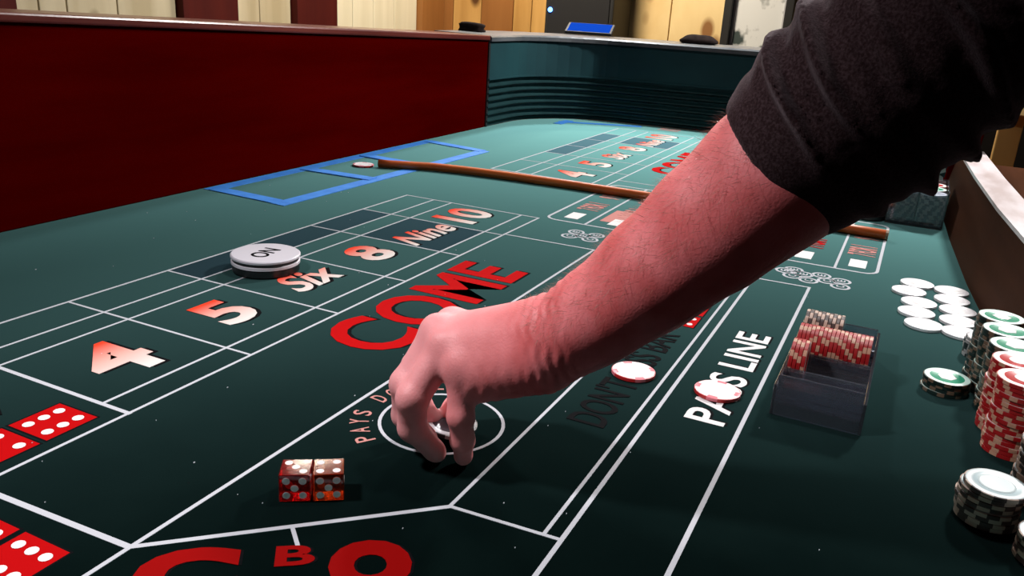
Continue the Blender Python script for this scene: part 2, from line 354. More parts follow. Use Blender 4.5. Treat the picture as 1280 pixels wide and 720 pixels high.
# ------------------------------------------------------------------ print on the felt
LZ = 0.0003
ZN = [0]
def line(a, b, wd=0.0028, m='white_print', z=LZ, name='printed_line'):
    a = Vector((*a, 0)); b = Vector((*b, 0)); t = (b-a).normalized(); n = Vector((-t.y, t.x, 0))*wd/2
    ZN[0] += 1; z = z+ZN[0]*0.000003
    pts = [a-n-t*wd/2, b-n+t*wd/2, b+n+t*wd/2, a+n-t*wd/2]
    return part(MB().prism([(p.x, p.y) for p in pts], 0.0, z), name, m, felt)
def patch(x0, x1, y0, y1, m, z=0.0001, name='printed_patch'):
    return part(MB().prism([(x0, y0), (x1, y0), (x1, y1), (x0, y1)], 0, z), name, m, felt)
def ring(cx, cy, r, wd, m='white_print', name='printed_ring', n=48, z=LZ, sx=1.0):
    mb = MB(); v = []; f = []
    for j in range(n):
        a = 2*PI*j/n
        for q, zz in ((r-wd/2, 0), (r+wd/2, 0), (r+wd/2, z), (r-wd/2, z)): v.append((cx+sx*q*math.cos(a), cy+q*math.sin(a), zz))
    for j in range(n):
        k = (j+1) % n
        for q in range(4): f.append((j*4+q, j*4+(q+1) % 4, k*4+(q+1) % 4, k*4+q))
    mb.add(v, f); return part(mb, name, m, felt)
def text_mesh(body, bold=0.0, shear=0.0, space=1.0):
    c = bpy.data.curves.new('t', 'FONT'); c.body = body; c.size = 1; c.offset = bold; c.shear = shear; c.space_character = space; c.extrude = 0.004
    c.resolution_u = 4
    o = bpy.data.objects.new('t', c); COL.objects.link(o); bpy.context.view_layer.update()
    dg = bpy.context.evaluated_depsgraph_get(); me = bpy.data.meshes.new_from_object(o.evaluated_get(dg))
    bpy.data.objects.remove(o); bpy.data.curves.remove(c)
    return me
def place_text(body, org, xdir, ydir, m, bold=0.0, shear=0.0, space=1.0, z=(0.0002, 0.0005), shadow=None, name='lettering', parent=None):
    # the word's bounding box is stretched over org, org+xdir, org+ydir
    me = text_mesh(body, bold, shear, space)
    co = np.array([v.co[:] for v in me.vertices]); lo = co.min(0); hi = co.max(0)
    u = (co-lo)/(hi-lo); org = np.array(org); xd = np.array(xdir); yd = np.array(ydir)
    def put(off, zz, mm, nm):
        m2 = bpy.data.meshes.new(nm); vv = []
        for q in u:
            p = org+off+xd*q[0]+yd*q[1]; vv.append((p[0], p[1], zz[0]+(zz[1]-zz[0])*q[2]))
        m2.from_pydata(vv, [], [tuple(pl.vertices) for pl in me.polygons]); m2.materials.append(MT[mm]); m2.update(); o = link(nm, m2); 
        o.parent = parent or felt
        return o
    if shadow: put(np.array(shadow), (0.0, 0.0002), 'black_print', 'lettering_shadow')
    o = put(np.zeros(2), z, m, name); bpy.data.meshes.remove(me); return o
def rtext(body, x0, x1, y0, y1, m, **kw): return place_text(body, (x0, y0), (x1-x0, 0), (0, y1-y0), m, **kw)
def die_print(x0, y0, s, pips, m='red_print', sx=1.0):
    patch(x0-0.0015, x0+s*sx+0.0015, y0-0.0015, y0+s+0.0015, 'black_print', 0.0001)
    o = patch(x0, x0+s*sx, y0, y0+s, m, 0.0002, 'printed_die')
    for (a, b) in pips:
        mb = MB(); mb.prism([(x0+s*sx*a+0.10*s*sx*math.cos(t), y0+s*b+0.10*s*math.sin(t)) for t in [2*PI*k/14 for k in range(14)]], 0.0002, 0.0004)
        part(mb, 'printed_pip', 'cream_print', felt)
SIXP = [(a, b) for a in (0.25, 0.75) for b in (0.2, 0.5, 0.8)]
SIXQ = [(a, b) for a in (0.2, 0.5, 0.8) for b in (0.25, 0.75)]
FIVEP = [(0.22, 0.22), (0.78, 0.22), (0.22, 0.78), (0.78, 0.78), (0.5, 0.5)]
FOURP = FIVEP[:4]
def half_layout(dx, far):
    XS = [0.385, 0.515, 0.640, 0.765, 0.890, 1.012, 1.134]
    YT, Y2, Y3, Y4, Y5 = 0.727, 0.676, 0.643, 0.519, 0.490
    e = 0.0005
    for a, b, c, d in [(XS[3], XS[4], Y2, YT), (XS[4], XS[5], Y2, YT), (XS[4], XS[5], Y4, Y3), (XS[2], XS[3], Y2, YT)]:
        patch(a+dx, b+dx, c, d, 'felt_navy', 0.00012)
    xa = 0.16 if not far else XS[0]
    for y, w_ in ((YT, 0.003), (Y2, 0.0026), (Y3, 0.0026)): line((xa+dx, y), (XS[6]+dx, y), w_)
    line((XS[0]+dx, Y4), (XS[6]+dx, Y4)); line(((0.16 if not far else XS[0])+dx, Y5), (XS[6]+dx, Y5))
    line((XS[0]+dx, Y5), (XS[0]+dx, YT), 0.0038)
    for x in XS[1:6]: line((x+dx, Y5), (x+dx, YT), 0.0026)
    line((XS[6]+dx, Y5), (XS[6]+dx, YT), 0.0026)
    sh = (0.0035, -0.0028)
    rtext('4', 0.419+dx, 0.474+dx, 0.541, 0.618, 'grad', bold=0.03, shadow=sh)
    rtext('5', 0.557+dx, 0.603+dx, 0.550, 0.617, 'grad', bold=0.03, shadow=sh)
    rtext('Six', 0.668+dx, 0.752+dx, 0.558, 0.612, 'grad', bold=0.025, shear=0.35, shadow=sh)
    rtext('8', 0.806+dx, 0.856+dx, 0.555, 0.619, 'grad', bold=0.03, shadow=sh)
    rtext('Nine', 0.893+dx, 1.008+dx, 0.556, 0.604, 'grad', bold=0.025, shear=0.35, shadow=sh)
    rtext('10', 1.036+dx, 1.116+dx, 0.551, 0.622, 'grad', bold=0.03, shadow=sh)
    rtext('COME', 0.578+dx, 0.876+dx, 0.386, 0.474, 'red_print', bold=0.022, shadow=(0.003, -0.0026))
half_layout(0.0, False)
half_layout(1.05, True)
# come box, near half
line((0.16, 0.3595), (1.022, 0.3575), 0.003)
line((1.018, 0.490), (1.022, 0.358), 0.003)
line((0.269, 0.490), (0.274, 0.360), 0.0042)
line((0.274, 0.3595), (0.404, 0.222), 0.0036)
line((0.404, 0.222), (0.408, 0.147), 0.0028)
line((0.404, 0.2225), (1.02, 0.2235), 0.0026)
line((0.408, 0.158), (1.025, 0.159), 0.0026)
line((0.20, 0.146), (1.028, 0.147), 0.0032)
line((0.20, 0.0795), (1.032, 0.0800), 0.0034)
line((1.028, 0.2235), (1.032, 0.0800), 0.003)
# far half mirrors the come and pass lines
line((1.50, 0.358), (2.20, 0.358), 0.003); line((1.50, 0.49), (1.50, 0.358), 0.003)
line((1.50, 0.2235), (2.18, 0.2235), 0.0026); line((1.50, 0.147), (2.18, 0.147), 0.003); line((1.50, 0.080), (2.18, 0.080), 0.003); line((1.50, 0.2235), (1.50, 0.08), 0.003)
rtext('10', 2.255, 2.300, 0.58, 0.64, 'pink_print', bold=0.02)
rtext("DON'T PASS BAR", 0.556, 0.783, 0.173, 0.206, 'black_print', bold=0.012)
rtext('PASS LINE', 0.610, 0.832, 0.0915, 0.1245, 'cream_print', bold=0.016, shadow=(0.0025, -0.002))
die_print(0.812, 0.168, 0.030, SIXP, sx=1.15); die_print(0.852, 0.168, 0.030, FIVEP, sx=1.15)
# dice pictures at the near left
die_print(0.328, 0.504, 0.041, SIXQ); die_print(0.282, 0.504, 0.041, FIVEP)
die_print(0.216, 0.3835, 0.038, SIXP); die_print(0.216, 0.4265, 0.038, SIXP)
line((0.335, 0.566), (0.347, 0.590), 0.004, 'black_print')
# circle with the words running round it
ring(0.4985, 0.2845, 0.0475, 0.0026)
def arc_text(body, cx, cy, r, a0, a1, h, m):
    n = len(body)
    for i, ch in enumerate(body):
        if ch == ' ': continue
        a = math.radians(lerp(a0, a1, i/(n-1))); rad = np.array([math.cos(a), math.sin(a)]); tan = np.array([math.sin(a), -math.cos(a)])
        wd = h*0.52
        place_text(ch, np.array([cx, cy])+rad*r-tan*wd/2, tan*wd, rad*h, m, bold=0.008)
arc_text('PAYS DOUBLE', 0.4985, 0.2845, 0.0555, 147, 20, 0.0145, 'pink_print')
# red letters at the bottom edge, upright to the camera side
ux = np.array([0.0012, -0.0015]); 
xd = np.array([0.58, -0.81]); yd = np.array([0.80, 0.60])
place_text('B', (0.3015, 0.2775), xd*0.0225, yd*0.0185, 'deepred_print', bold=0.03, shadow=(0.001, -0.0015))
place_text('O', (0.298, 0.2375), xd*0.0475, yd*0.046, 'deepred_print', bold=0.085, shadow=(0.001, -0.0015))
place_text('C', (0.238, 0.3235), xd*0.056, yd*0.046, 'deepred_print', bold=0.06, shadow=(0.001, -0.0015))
line((0.336, 0.2935), (0.324, 0.2795), 0.0026)
# centre proposition panel
def rounded(x0, x1, y0, y1, r):
    return arc(x1-r, y1-r, r, 0, 90, 4)+arc(x0+r, y1-r, r, 90, 180, 4)+arc(x0+r, y0+r, r, 180, 270, 4)+arc(x1-r, y0+r, r, 270, 360, 4)
pts = rounded(1.142, 1.455, 0.010, 0.483, 0.018)
mb = MB(); mb.sweep([(p[0], p[1], 0) for p in pts], [(-0.002, 0), (0.002, 0), (0.002, LZ), (-0.002, LZ)], closed=True); part(mb, 'printed_panel_outline', 'white_print', felt)
for y in (0.418, 0.345, 0.247, 0.150, 0.062): line((1.143, y), (1.454, y), 0.0034)
for (y, m) in ((0.450, 'pink_print'), (0.380, 'pink_print'), (0.106, 'red_print'), (0.036, 'pink_print'), (0.296, 'pink_print'), (0.20, 'pink_print')):
    rtext('7 FOR 1', 1.232, 1.290, y-0.020, y+0.018, m, bold=0.03)
    patch(1.165, 1.205, y-0.011, y+0.011, 'cream_print', 0.0003)
    rtext('9 FOR 1', 1.335, 1.395, y-0.020, y+0.018, m, bold=0.03)
patch(1.18, 1.262, 0.368, 0.408, 'pink_print', 0.00025); patch(1.172, 1.20, 0.120, 0.140, 'red_print', 0.0003)
for (cx, cy) in [(1.068, 0.412), (1.080, 0.396), (1.068, 0.381), (1.094, 0.381), (1.094, 0.412), (1.07, 0.106), (1.088, 0.118), (1.086, 0.094), (1.062, 0.085), (1.074, 0.064), (1.060, 0.047), (1.085, 0.048), (1.10, 0.108), (1.095, 0.073)]:
    ring(cx, cy, 0.0105, 0.0034, n=20)
    rtext('C' if cx < 1.08 else 'E', cx-0.004, cx+0.004, cy-0.005, cy+0.005, 'white_print', bold=0.02)
# specks of lint on the cloth
lint = MB()
for _ in range(70):
    x = random.uniform(0.26, 1.1); y = random.uniform(0.0, 0.95); s = random.uniform(0.0003, 0.0007)
    lint.box((x-s, y-s*0.5, 0), (x+s, y+s*0.5, 0.0006))
lo_ = part(lint, 'lint', 'white_print', felt); lo_['kind'] = 'stuff'

# ------------------------------------------------------------------ blue painter's tape (stuck to the cloth)
def tape(name, strips, label):
    r = empty(name, (strips[0][0][0], strips[0][0][1], 0))
    for k, (a, b) in enumerate(strips):
        a = Vector((*a, 0)); b = Vector((*b, 0)); t = (b-a).normalized(); n = Vector((-t.y, t.x, 0))*0.0125
        z = 0.0006+0.00035*k
        o = MB().prism([((p-r.location).x, (p-r.location).y) for p in (a-n, b-n, b+n, a+n)], 0, z).build('tape_strip', 'tape', r)
    return tag(r, label, 'tape')
tape('tape_rectangle', [((0.960, 0.984), (1.63, 0.984)), ((0.952, 0.840), (1.60, 0.830)), ((0.972, 0.984), (0.966, 0.840)), ((1.617, 0.984), (1.592, 0.830)), ((1.190, 0.984), (1.196, 0.838)), ((1.372, 0.984), (1.362, 0.836))],
     'blue tape rectangle on the felt along the red side wall')
tape('tape_rectangle', [((2.175, 0.90), (2.275, 0.69)), ((2.13, 0.885), (2.22, 0.885))], 'strip of blue tape on the felt at the foot of the far end wall')

# ================================================================== CHIPS
CH_R, CH_T = 0.0196, 0.0034
def chip_mats(nm, body, spot, rim, inlay, rough=0.42):   # edge, edge spots, face ring, face disc
    return [mat(nm+'_body', body, rough), mat(nm+'_spot', spot, rough), mat(nm+'_rim', rim, rough), mat(nm+'_inlay', inlay, 0.25)]
def chip_mesh(nm, mats, nspot=8, frac=0.42, topspot=False, R=CH_R, T=CH_T, n=64):
    per = n//nspot
    def spot(j): return (j % per) < per*frac
    prof = [(R*0.55, 0.00015), (R*0.60, 0.0), (R*0.96, 0.0), (R, 0.00035), (R, T/2), (R, T-0.00035), (R*0.96, T), (R*0.76, T), (R*0.73, T-0.0002)]
    def mf(i, j):
        if i == -1 or i >= 8: return 3
        if i in (0, 7): return 2
        if i == 6: return 1 if (topspot and spot(j)) else 2
        return 1 if spot(j) else 0
    me = MB().lathe(prof, n, mfun=mf).mesh(nm, mats); smooth_by_angle(me, 35); return me
WHT = (0.80, 0.78, 0.80)
CHIP = {
 'white': chip_mesh('white_chip', chip_mats('white_chip', (0.76, 0.74, 0.77), (0.85, 0.84, 0.86), WHT, (0.9, 0.88, 0.9))),
 'green': chip_mesh('green_chip', chip_mats('green_chip', (0.005, 0.014, 0.011), (0.16, 0.10, 0.065), (0.55, 0.75, 0.68), (0.03, 0.30, 0.17)), 8, 0.30),
 'red': chip_mesh('red_chip', chip_mats('red_chip', (0.34, 0.004, 0.006), (0.50, 0.27, 0.18), (0.70, 0.66, 0.66), (0.50, 0.008, 0.008)), 8, 0.36),
 'brown': chip_mesh('brown_chip', chip_mats('brown_chip', (0.055, 0.026, 0.022), (0.48, 0.34, 0.27), (0.40, 0.50, 0.52), (0.45, 0.60, 0.64))),
 'black': chip_mesh('black_chip', chip_mats('black_chip', (0.010, 0.010, 0.012), (0.35, 0.33, 0.33), (0.50, 0.50, 0.52), (0.05, 0.05, 0.06))),
 'pink': chip_mesh('pink_chip', chip_mats('pink_chip', (0.42, 0.010, 0.012), (0.66, 0.16, 0.20), (0.85, 0.72, 0.74), (0.88, 0.80, 0.81)), 4, 0.30, True),
}
# raised printed badge at the centre of chips whose face shows
def badge_mesh(nm, m1, r=0.0085):
    return MB().lathe([(r*0.98, 0), (r, 0.0001), (r*0.9, 0.0003), (0.0001, 0.0003)], 6 if 'hex' in nm else 24).mesh(nm, [m1])
MT['badge_white'] = mat('badge_white', (0.88, 0.88, 0.88), 0.2)
MT['badge_pink'] = mat('badge_pink', (0.80, 0.50, 0.50), 0.3)
MT['badge_pearl'] = mat('badge_pearl', (0.70, 0.82, 0.84), 0.15)
BADGE = {'green': badge_mesh('hex_badge', 'badge_white', 0.008), 'red': badge_mesh('badge', 'badge_white', 0.0075), 'pink': badge_mesh('badge', 'badge_white', 0.0095),
         'brown': badge_mesh('badge', 'badge_pearl', 0.0115), 'white': badge_mesh('badge', 'badge_white', 0.0085), 'black': badge_mesh('badge', 'badge_white', 0.006)}
def chip(kind, loc, label, group=None, badge=False, rot=None, name=None):
    o = bpy.data.objects.new((name or kind+'_chip'), CHIP[kind]); COL.objects.link(o); o.location = loc
    o.rotation_euler = rot if rot else (0, 0, random.uniform(0, 2*PI))
    tag(o, label, 'chip', group)
    if badge:
        b = bpy.data.objects.new('badge', BADGE[kind]); COL.objects.link(b); b.parent = o; b.location = (0, 0, CH_T-0.0002)
    return o
def stack(kind, x, y, n, label, top_label, group, jit=0.0006, z0=0.0, badge=True):
    for i in range(n):
        last = i == n-1
        chip(kind, (x+random.gauss(0, jit), y+random.gauss(0, jit), z0+i*CH_T), top_label if last else label, None if last else group, badge=last and badge)
# loose white chips in two rows along the low wall
pos = ['farthest', 'second farthest', 'middle', 'second nearest', 'nearest']
for i, (x, y) in enumerate([(1.128, -0.0385), (1.088, -0.030), (1.046, -0.042), (1.006, -0.040), (0.966, -0.048)]):
    chip('white', (x, y, 0), f'white chip flat on the felt, {pos[i]} in the row away from the low wall', 'loose white chips beside the low wall', True)
for i, (x, y) in enumerate([(1.120, -0.0775), (1.081, -0.0775), (1.041, -0.083), (1.001, -0.0830), (0.962, -0.0850)]):
    chip('white', (x, y, 0), f'white chip flat on the felt, {pos[i]} in the row next to the low wall', 'loose white chips beside the low wall', True)
# tall stacks along the wall
stack('green', 0.850, -0.104, 18, 'green chip in the farthest tall green stack at the low wall', 'top green chip of the farthest tall green stack', 'chips in the farthest green stack')
stack('green', 0.811, -0.106, 18, 'green chip in the middle tall green stack at the low wall', 'top green chip of the middle tall green stack', 'chips in the middle green stack')
stack('green', 0.772, -0.1095, 18, 'green chip in the tall green stack next to the red stacks', 'top green chip of the stack next to the red stacks', 'chips in the nearest green stack')
stack('red', 0.734, -0.110, 18, 'red chip in the tall red stack next to the green stacks', 'top red chip of the stack next to the green stacks', 'chips in the farther red stack')
stack('red', 0.695, -0.112, 18, 'red chip in the tall red stack nearest the camera', 'top red chip of the nearer red stack', 'chips in the nearer red stack')
stack('brown', 0.625, -0.1275, 14, 'brown chip in the tall brown stack cut by the right edge', 'top brown chip of the tall stack at the right edge', 'chips in the tall brown stack')
stack('brown', 0.578, -0.0905, 8, 'brown chip in the short pearl-topped stack at the lower right', 'pearly topped brown chip crowning the short stack at lower right', 'chips in the short brown stack', 0.0011)
stack('brown', 0.545, -0.125, 5, 'brown chip in the low stack at the bottom right corner', 'top brown chip of the low stack at the bottom right corner', 'chips in the corner brown stack')
stack('green', 0.792, -0.0725+0.005, 4, 'green chip in the short stack standing apart on the felt', 'top green chip of the short stack standing apart', 'chips in the short green stack')
stack('black', 0.905, -0.104, 6, 'black chip in the small stack behind the green stacks', 'top black chip of the small stack behind the green ones', 'chips in the small black stack')
# bets on the layout
chip('pink', (0.667, 0.1855, 0.0006), "pink and red chip on the don't pass bar lettering", None, True, (0, 0, 0.4))
chip('pink', (0.669, 0.1105, 0.0006), 'pink and red chip covering letters of pass line', None, True, (0, 0, 1.3))
chip('pink', (1.285, 0.922, 0.0006), 'small pink chip inside the blue tape by the stick end', None, True, (0, 0, 0.2))

# ON puck
def puck():
    r = empty('on_puck', (0.7065, 0.643, 0.0006))
    R = 0.0385
    MB().lathe([(R-0.003, 0), (R-0.001, 0.001), (R-0.001, 0.008), (R-0.002, 0.009)], 56).build('base', mat('puck_black', (0.008, 0.006, 0.007), 0.3), r, smooth=False)
    MB().lathe([(R-0.001, 0.009), (R, 0.0095), (R, 0.0125), (R-0.001, 0.013)], 56).build('white_band', mat('puck_band', (0.70, 0.66, 0.72), 0.35), r)
    MB().lathe([(R-0.0015, 0.013), (R-0.0015, 0.0165)], 56).build('groove', mat('puck_groove', (0.012, 0.008, 0.010), 0.4), r)
    top = MB().lathe([(R-0.0005, 0.0165), (R+0.0005, 0.0170), (R+0.0005, 0.0190), (R-0.001, 0.0200), (0.001, 0.0200)], 56).build('top_plate', mat('puck_white', (0.60, 0.58, 0.64), 0.35), r)
    o = place_text('ON', (-0.019, -0.010), (0.036, 0), (0, 0.021), 'black_print', bold=0.01, z=(0.0200, 0.0203), parent=top)
    r.rotation_euler = (0, 0, 0.15)
    tag(r, 'round white ON puck on a black base beside the number six', 'puck')
puck()
# black puck beyond the stick
def off_puck():
    r = empty('off_puck', (1.497, 0.045, 0)); R = 0.027
    MB().lathe([(R-0.002, 0), (R, 0.002), (R, 0.013), (R-0.002, 0.016), (R*0.8, 0.0165)], 40).build('body', mat('off_black', (0.008, 0.008, 0.010), 0.3), r)
    MB().lathe([(R*0.72, 0.0165), (R*0.72, 0.0172), (0.001, 0.0172)], 32).build('reflect_disc', mat('off_reflection', (0.35, 0.38, 0.42), 0.25), r)  # white reflection on the black top, put in as a grey disc
    tag(r, 'small black puck with a painted grey reflection on top beyond the stick', 'puck')
off_puck()
# the dealer's stick
def the_stick():
    P = [(1.292, 0.892), (1.300, 0.870), (1.315, 0.840), (1.334, 0.800), (1.347, 0.740), (1.356, 0.66), (1.363, 0.55), (1.366, 0.40), (1.362, 0.25), (1.356, 0.10), (1.352, 0.010)]
    c = (1.35, 0.45, 0.0); r = empty('dealer_stick', c)
    n = 0.0075
    prof = [(n*math.cos(a)*1.0, n*math.sin(a)) for a in [2*PI*k/10 for k in range(10)]]
    mb = MB(); mb.sweep([(x-c[0], y-c[1], 0.0082) for x, y in P], prof); mb.build('shaft', 'stick', r, smooth=True)
    MB().sweep([(P[-1][0]-c[0], P[-1][1]-c[1]+0.001, 0.0082), (P[-1][0]-c[0], P[-1][1]-c[1]-0.003, 0.0082)], [(q[0]*1.04, q[1]*1.04) for q in prof]).build('end_cap', mat('stick_cap', (0.30, 0.20, 0.12), 0.5), r)
    tag(r, 'long reddish wooden stick lying across the felt under the arm', 'stick')
the_stick()

# ------------------------------------------------------------------ dice
def die_mat(nm, col, glow):
    m = mat(nm, col, 0.08, 0, 0.5, Transmission_Weight=0.85, IOR=1.45); return m
MT['pip'] = mat('pip_white', (0.88, 0.82, 0.82), 0.4)
PIPS = {1: [(0, 0)], 2: [(-1, 1), (1, -1)], 3: [(-1, 1), (0, 0), (1, -1)], 4: [(-1, 1), (1, -1), (-1, -1), (1, 1)], 5: [(-1, 1), (1, -1), (-1, -1), (1, 1), (0, 0)], 6: [(-1, -1), (-1, 0), (-1, 1), (1, -1), (1, 0), (1, 1)]}
def die(loc, rz, m, faces, label):
    s = 0.0194; h = s/2; r = empty('die', loc, rz)
    MB().box((-h, -h, 0), (h, h, s)).build('cube', m, r, bevel=0.0006)
    # faces: front (-y), top, right (+x), left, back, bottom
    fr = {'front': ((0, -h, h), (1, 0, 0), (0, 0, 1)), 'top': ((0, 0, s), (1, 0, 0), (0, 1, 0)), 'right': ((h, 0, h), (0, 1, 0), (0, 0, 1)),
          'left': ((-h, 0, h), (0, -1, 0), (0, 0, 1)), 'back': ((0, h, h), (-1, 0, 0), (0, 0, 1))}
    for k, n in faces.items():
        c, u, v = [Vector(q) for q in fr[k]]; nn = u.cross(v)
        for a, b in PIPS[n]:
            p = c+u*a*s*0.265+v*b*s*0.265
            me = MB().lathe([(0.0025, -0.0006), (0.0025, 0.0001), (0.0023, 0.00015)], 16)
            o = me.build('pip', 'pip', r); o.matrix_local = Matrix.Translation(p) @ nn.to_track_quat('Z', 'Y').to_matrix().to_4x4()
    return tag(r, label, 'die')
red_die = die_mat('red_die', (0.62, 0.004, 0.006), 0); amber_lit_die = die_mat('amber_lit_die', (0.72, 0.055, 0.006), 0)  # orange light shining through the second red die is painted into its colour
fd = Vector((0.022, -0.035)).normalized(); ang = math.atan2(fd.y, fd.x); bk = Vector((-fd.y, fd.x))
p1 = Vector((0.352, 0.318))+fd*0.0102+bk*0.0098; p2 = Vector((0.352, 0.318))+fd*0.0306+bk*0.0103
die((p1.x, p1.y, 0.0003), ang, red_die, {'front': 5, 'top': 3, 'left': 1, 'right': 6, 'back': 2}, 'left clear red die showing three on top')
die((p2.x, p2.y, 0.0003), ang+0.07, amber_lit_die, {'front': 5, 'top': 4, 'right': 1, 'left': 6, 'back': 2}, 'right clear amber-lit red die showing four on top')

# ------------------------------------------------------------------ clear chip racks
MT['acrylic'] = mat('clear_acrylic', (0.50, 0.53, 0.62), 0.04, 0, 0.5, Transmission_Weight=0.95, IOR=1.49)
def rack():
    x0, x1, y0, y1 = 0.655, 0.835, -0.007, 0.064
    r = empty('chip_rack', ((x0+x1)/2, (y0+y1)/2, 0)); L = (x1-x0)/2; W = (y1-y0)/2; t = 0.0025
    nrow = 4; pitch = (2*L-2*t)/nrow
    # scalloped tray: each row is a trough
    mb = MB(); pts = []
    for i in range(nrow):
        cx = -L+t+pitch*(i+0.5)
        for k in range(9):
            a = PI+PI*k/8
            pts.append((cx+0.0203*math.cos(a), 0.0245+0.0203*math.sin(a)))
    v = []; f = []; n = len(pts)
    for y in (-W+t, W-t):
        for dz in (0.0, -0.002):
            for (x, z) in pts: v.append((x, y, z+dz))
    for i in range(n-1):
        f.append((i, i+1, 2*n+i+1, 2*n+i)); f.append((n+i, 3*n+i, 3*n+i+1, n+i+1)); f.append((i, n+i, n+i+1, i+1)); f.append((2*n+i, 2*n+i+1, 3*n+i+1, 3*n+i))
    f.append((0, 2*n, 3*n, n)); f.append((n-1, 2*n-1, 4*n-1, 3*n-1))
    mb.add(v, f); mb.build('trough_tray', 'acrylic', r)
    for y in (-W, W-t): MB().box((-L, y, 0), (L, y+t, 0.027)).build('side_panel', 'acrylic', r, bevel=0.0005)
    for x in (-L, L-t): MB().box((x, -W+t, 0), (x+t, W-t, 0.036 if x < 0 else 0.030)).build('end_panel', 'acrylic', r, bevel=0.0005)
    tag(r, 'clear acrylic chip rack with troughs beside the pass line', 'chip rack')
    rows = [('brown', 3, 10, 'brown chip on edge in the far trough of the clear rack', 'brown chips in the clear rack'),
            ('red', 2, 18, 'red chip on edge in the full trough of the clear rack', 'red chips filling a rack trough'),
            ('red', 1, 4, 'red chip on edge at the left end of the second nearest rack trough', 'red chips at the left of a rack trough')]
    for kind, i, n, lab, grp in rows:
        cx = (x0+x1)/2-L+t+pitch*(i+0.5)
        for k in range(n):
            y = y1-t-0.0006-k*(CH_T+0.0001)
            chip(kind, (cx, y, 0.0247), lab, grp, False, (PI/2, random.uniform(0, 6.28), 0))
rack()
def far_case():
    cx, cy = 1.545, -0.025; W = 0.043; L = 0.064; H = 0.062
    r = empty('chip_case', (cx, cy, 0))
    MB().box((-L, -W, 0), (L, W, 0.004)).build('base', 'acrylic', r, bevel=0.001)
    for x in (-L, L-0.002): MB().box((x, -W, 0.004), (x+0.002, W, H)).build('end_panel', 'acrylic', r)
    for y in (-W, -0.001, W-0.002): MB().box((-L+0.002, y, 0.004), (L-0.002, y+0.002, H if y else H)).build('divider', 'acrylic', r)
    MB().tube([(0, 0, H-0.002), (0, 0, H+0.016)], 0.003, 8).build('handle_stem', mat('brass', (0.55, 0.38, 0.18), 0.35, 0.8), r)
    MB().lathe([(0.001, 0.014), (0.005, 0.016), (0.0062, 0.021), (0.004, 0.026), (0.0005, 0.0275)], 14, (0, 0, H)).build('handle_knob', mat('knob_pale', (0.65, 0.50, 0.38), 0.4), r)
    tag(r, 'clear plastic chip case with a knob by the low wall', 'chip case')
    kinds = [('brown', 'white'), ('green', 'red'), ('red', 'green')]
    for i, x in enumerate((-0.0415, 0.0, 0.0415)):
        for j, y in enumerate((0.0212, -0.0212)):
            kd = ['brown', 'green', 'red'][i]; nn = 15
            for k in range(nn):
                top = k == nn-1
                kk = kd if not (top and i == 0) else 'white'
                side = 'left' if j == 0 else 'right'; row = ['front', 'middle', 'back'][i]
                chip(kk, (cx+x, cy+y, 0.0042+k*CH_T), (f'top {kk} chip in the {row} {side} well of the clear case' if top else f'{kk} chip stacked in the {row} {side} well of the clear case'), None if top else f'{row} {side} well chips', top)
far_case()

# ------------------------------------------------------------------ things on the end rail
def rail_at(px, py, z):
    d = R_WC @ np.array([px-640.0, py-360.0, F_PX]); t = (z-CAM_H)/d[2]; return t*d[0], t*d[1]
def lumpy(name, loc, s, m, label, cat, seed):
    bm = bmesh.new(); bmesh.ops.create_icosphere(bm, subdivisions=3, radius=1)
    rn = random.Random(seed); ph = [(rn.uniform(2, 6), rn.uniform(0, 6), rn.choice((0, 1, 2))) for _ in range(6)]
    for v in bm.verts:
        k = 1+sum(0.09*math.sin(a*v.co[c]+b) for a, b, c in ph); v.co = Vector((v.co.x*s[0]*k, v.co.y*s[1]*k, max(v.co.z*s[2]*k, -s[2]*0.5)+s[2]*0.5))
    me = bpy.data.meshes.new(name); bm.to_mesh(me); bm.free(); me.materials.append(m)
    for p in me.polygons: p.use_smooth = True
    o = link(name, me); o.location = loc; tag(o, label, cat); return o
cloth_black = noisy('black_cloth', (0.010, 0.006, 0.006), (0.022, 0.014, 0.012), (60, 60, 60), 0.95, 0.1)
lumpy('crumpled_cloth', (2.42, 0.595, 0.227), (0.03, 0.048, 0.018), cloth_black, 'crumpled dark cloth lying on the far end rail', 'cloth', 3)
lumpy('black_bundle', (2.07, 1.125, 0.227), (0.03, 0.035, 0.016), cloth_black, 'small black bundle at the corner of the end rail', 'cloth', 5)
def rail_glow():  # blue light reflected on the rail, added as a tilted glowing slab
    r = empty('rail_glow', (2.425, 0.955-0.03, 0.2275), 0.2)
    MB().box((-0.035, -0.07, 0), (0.035, 0.07, 0.008)).build('body', 'black_edge', r, bevel=0.002)
    MB().box((-0.031, -0.063, 0.008), (0.031, 0.063, 0.0085)).build('glow_face', emit('blue_glow', (0.01, 0.10, 0.8), 0.8), r)
    r.rotation_euler = (0, -0.35, 0.2); r.location.z = 0.242
    tag(r, 'blue glow reflected on the far rail, added as a glowing slab', 'rail_glow')
rail_glow()

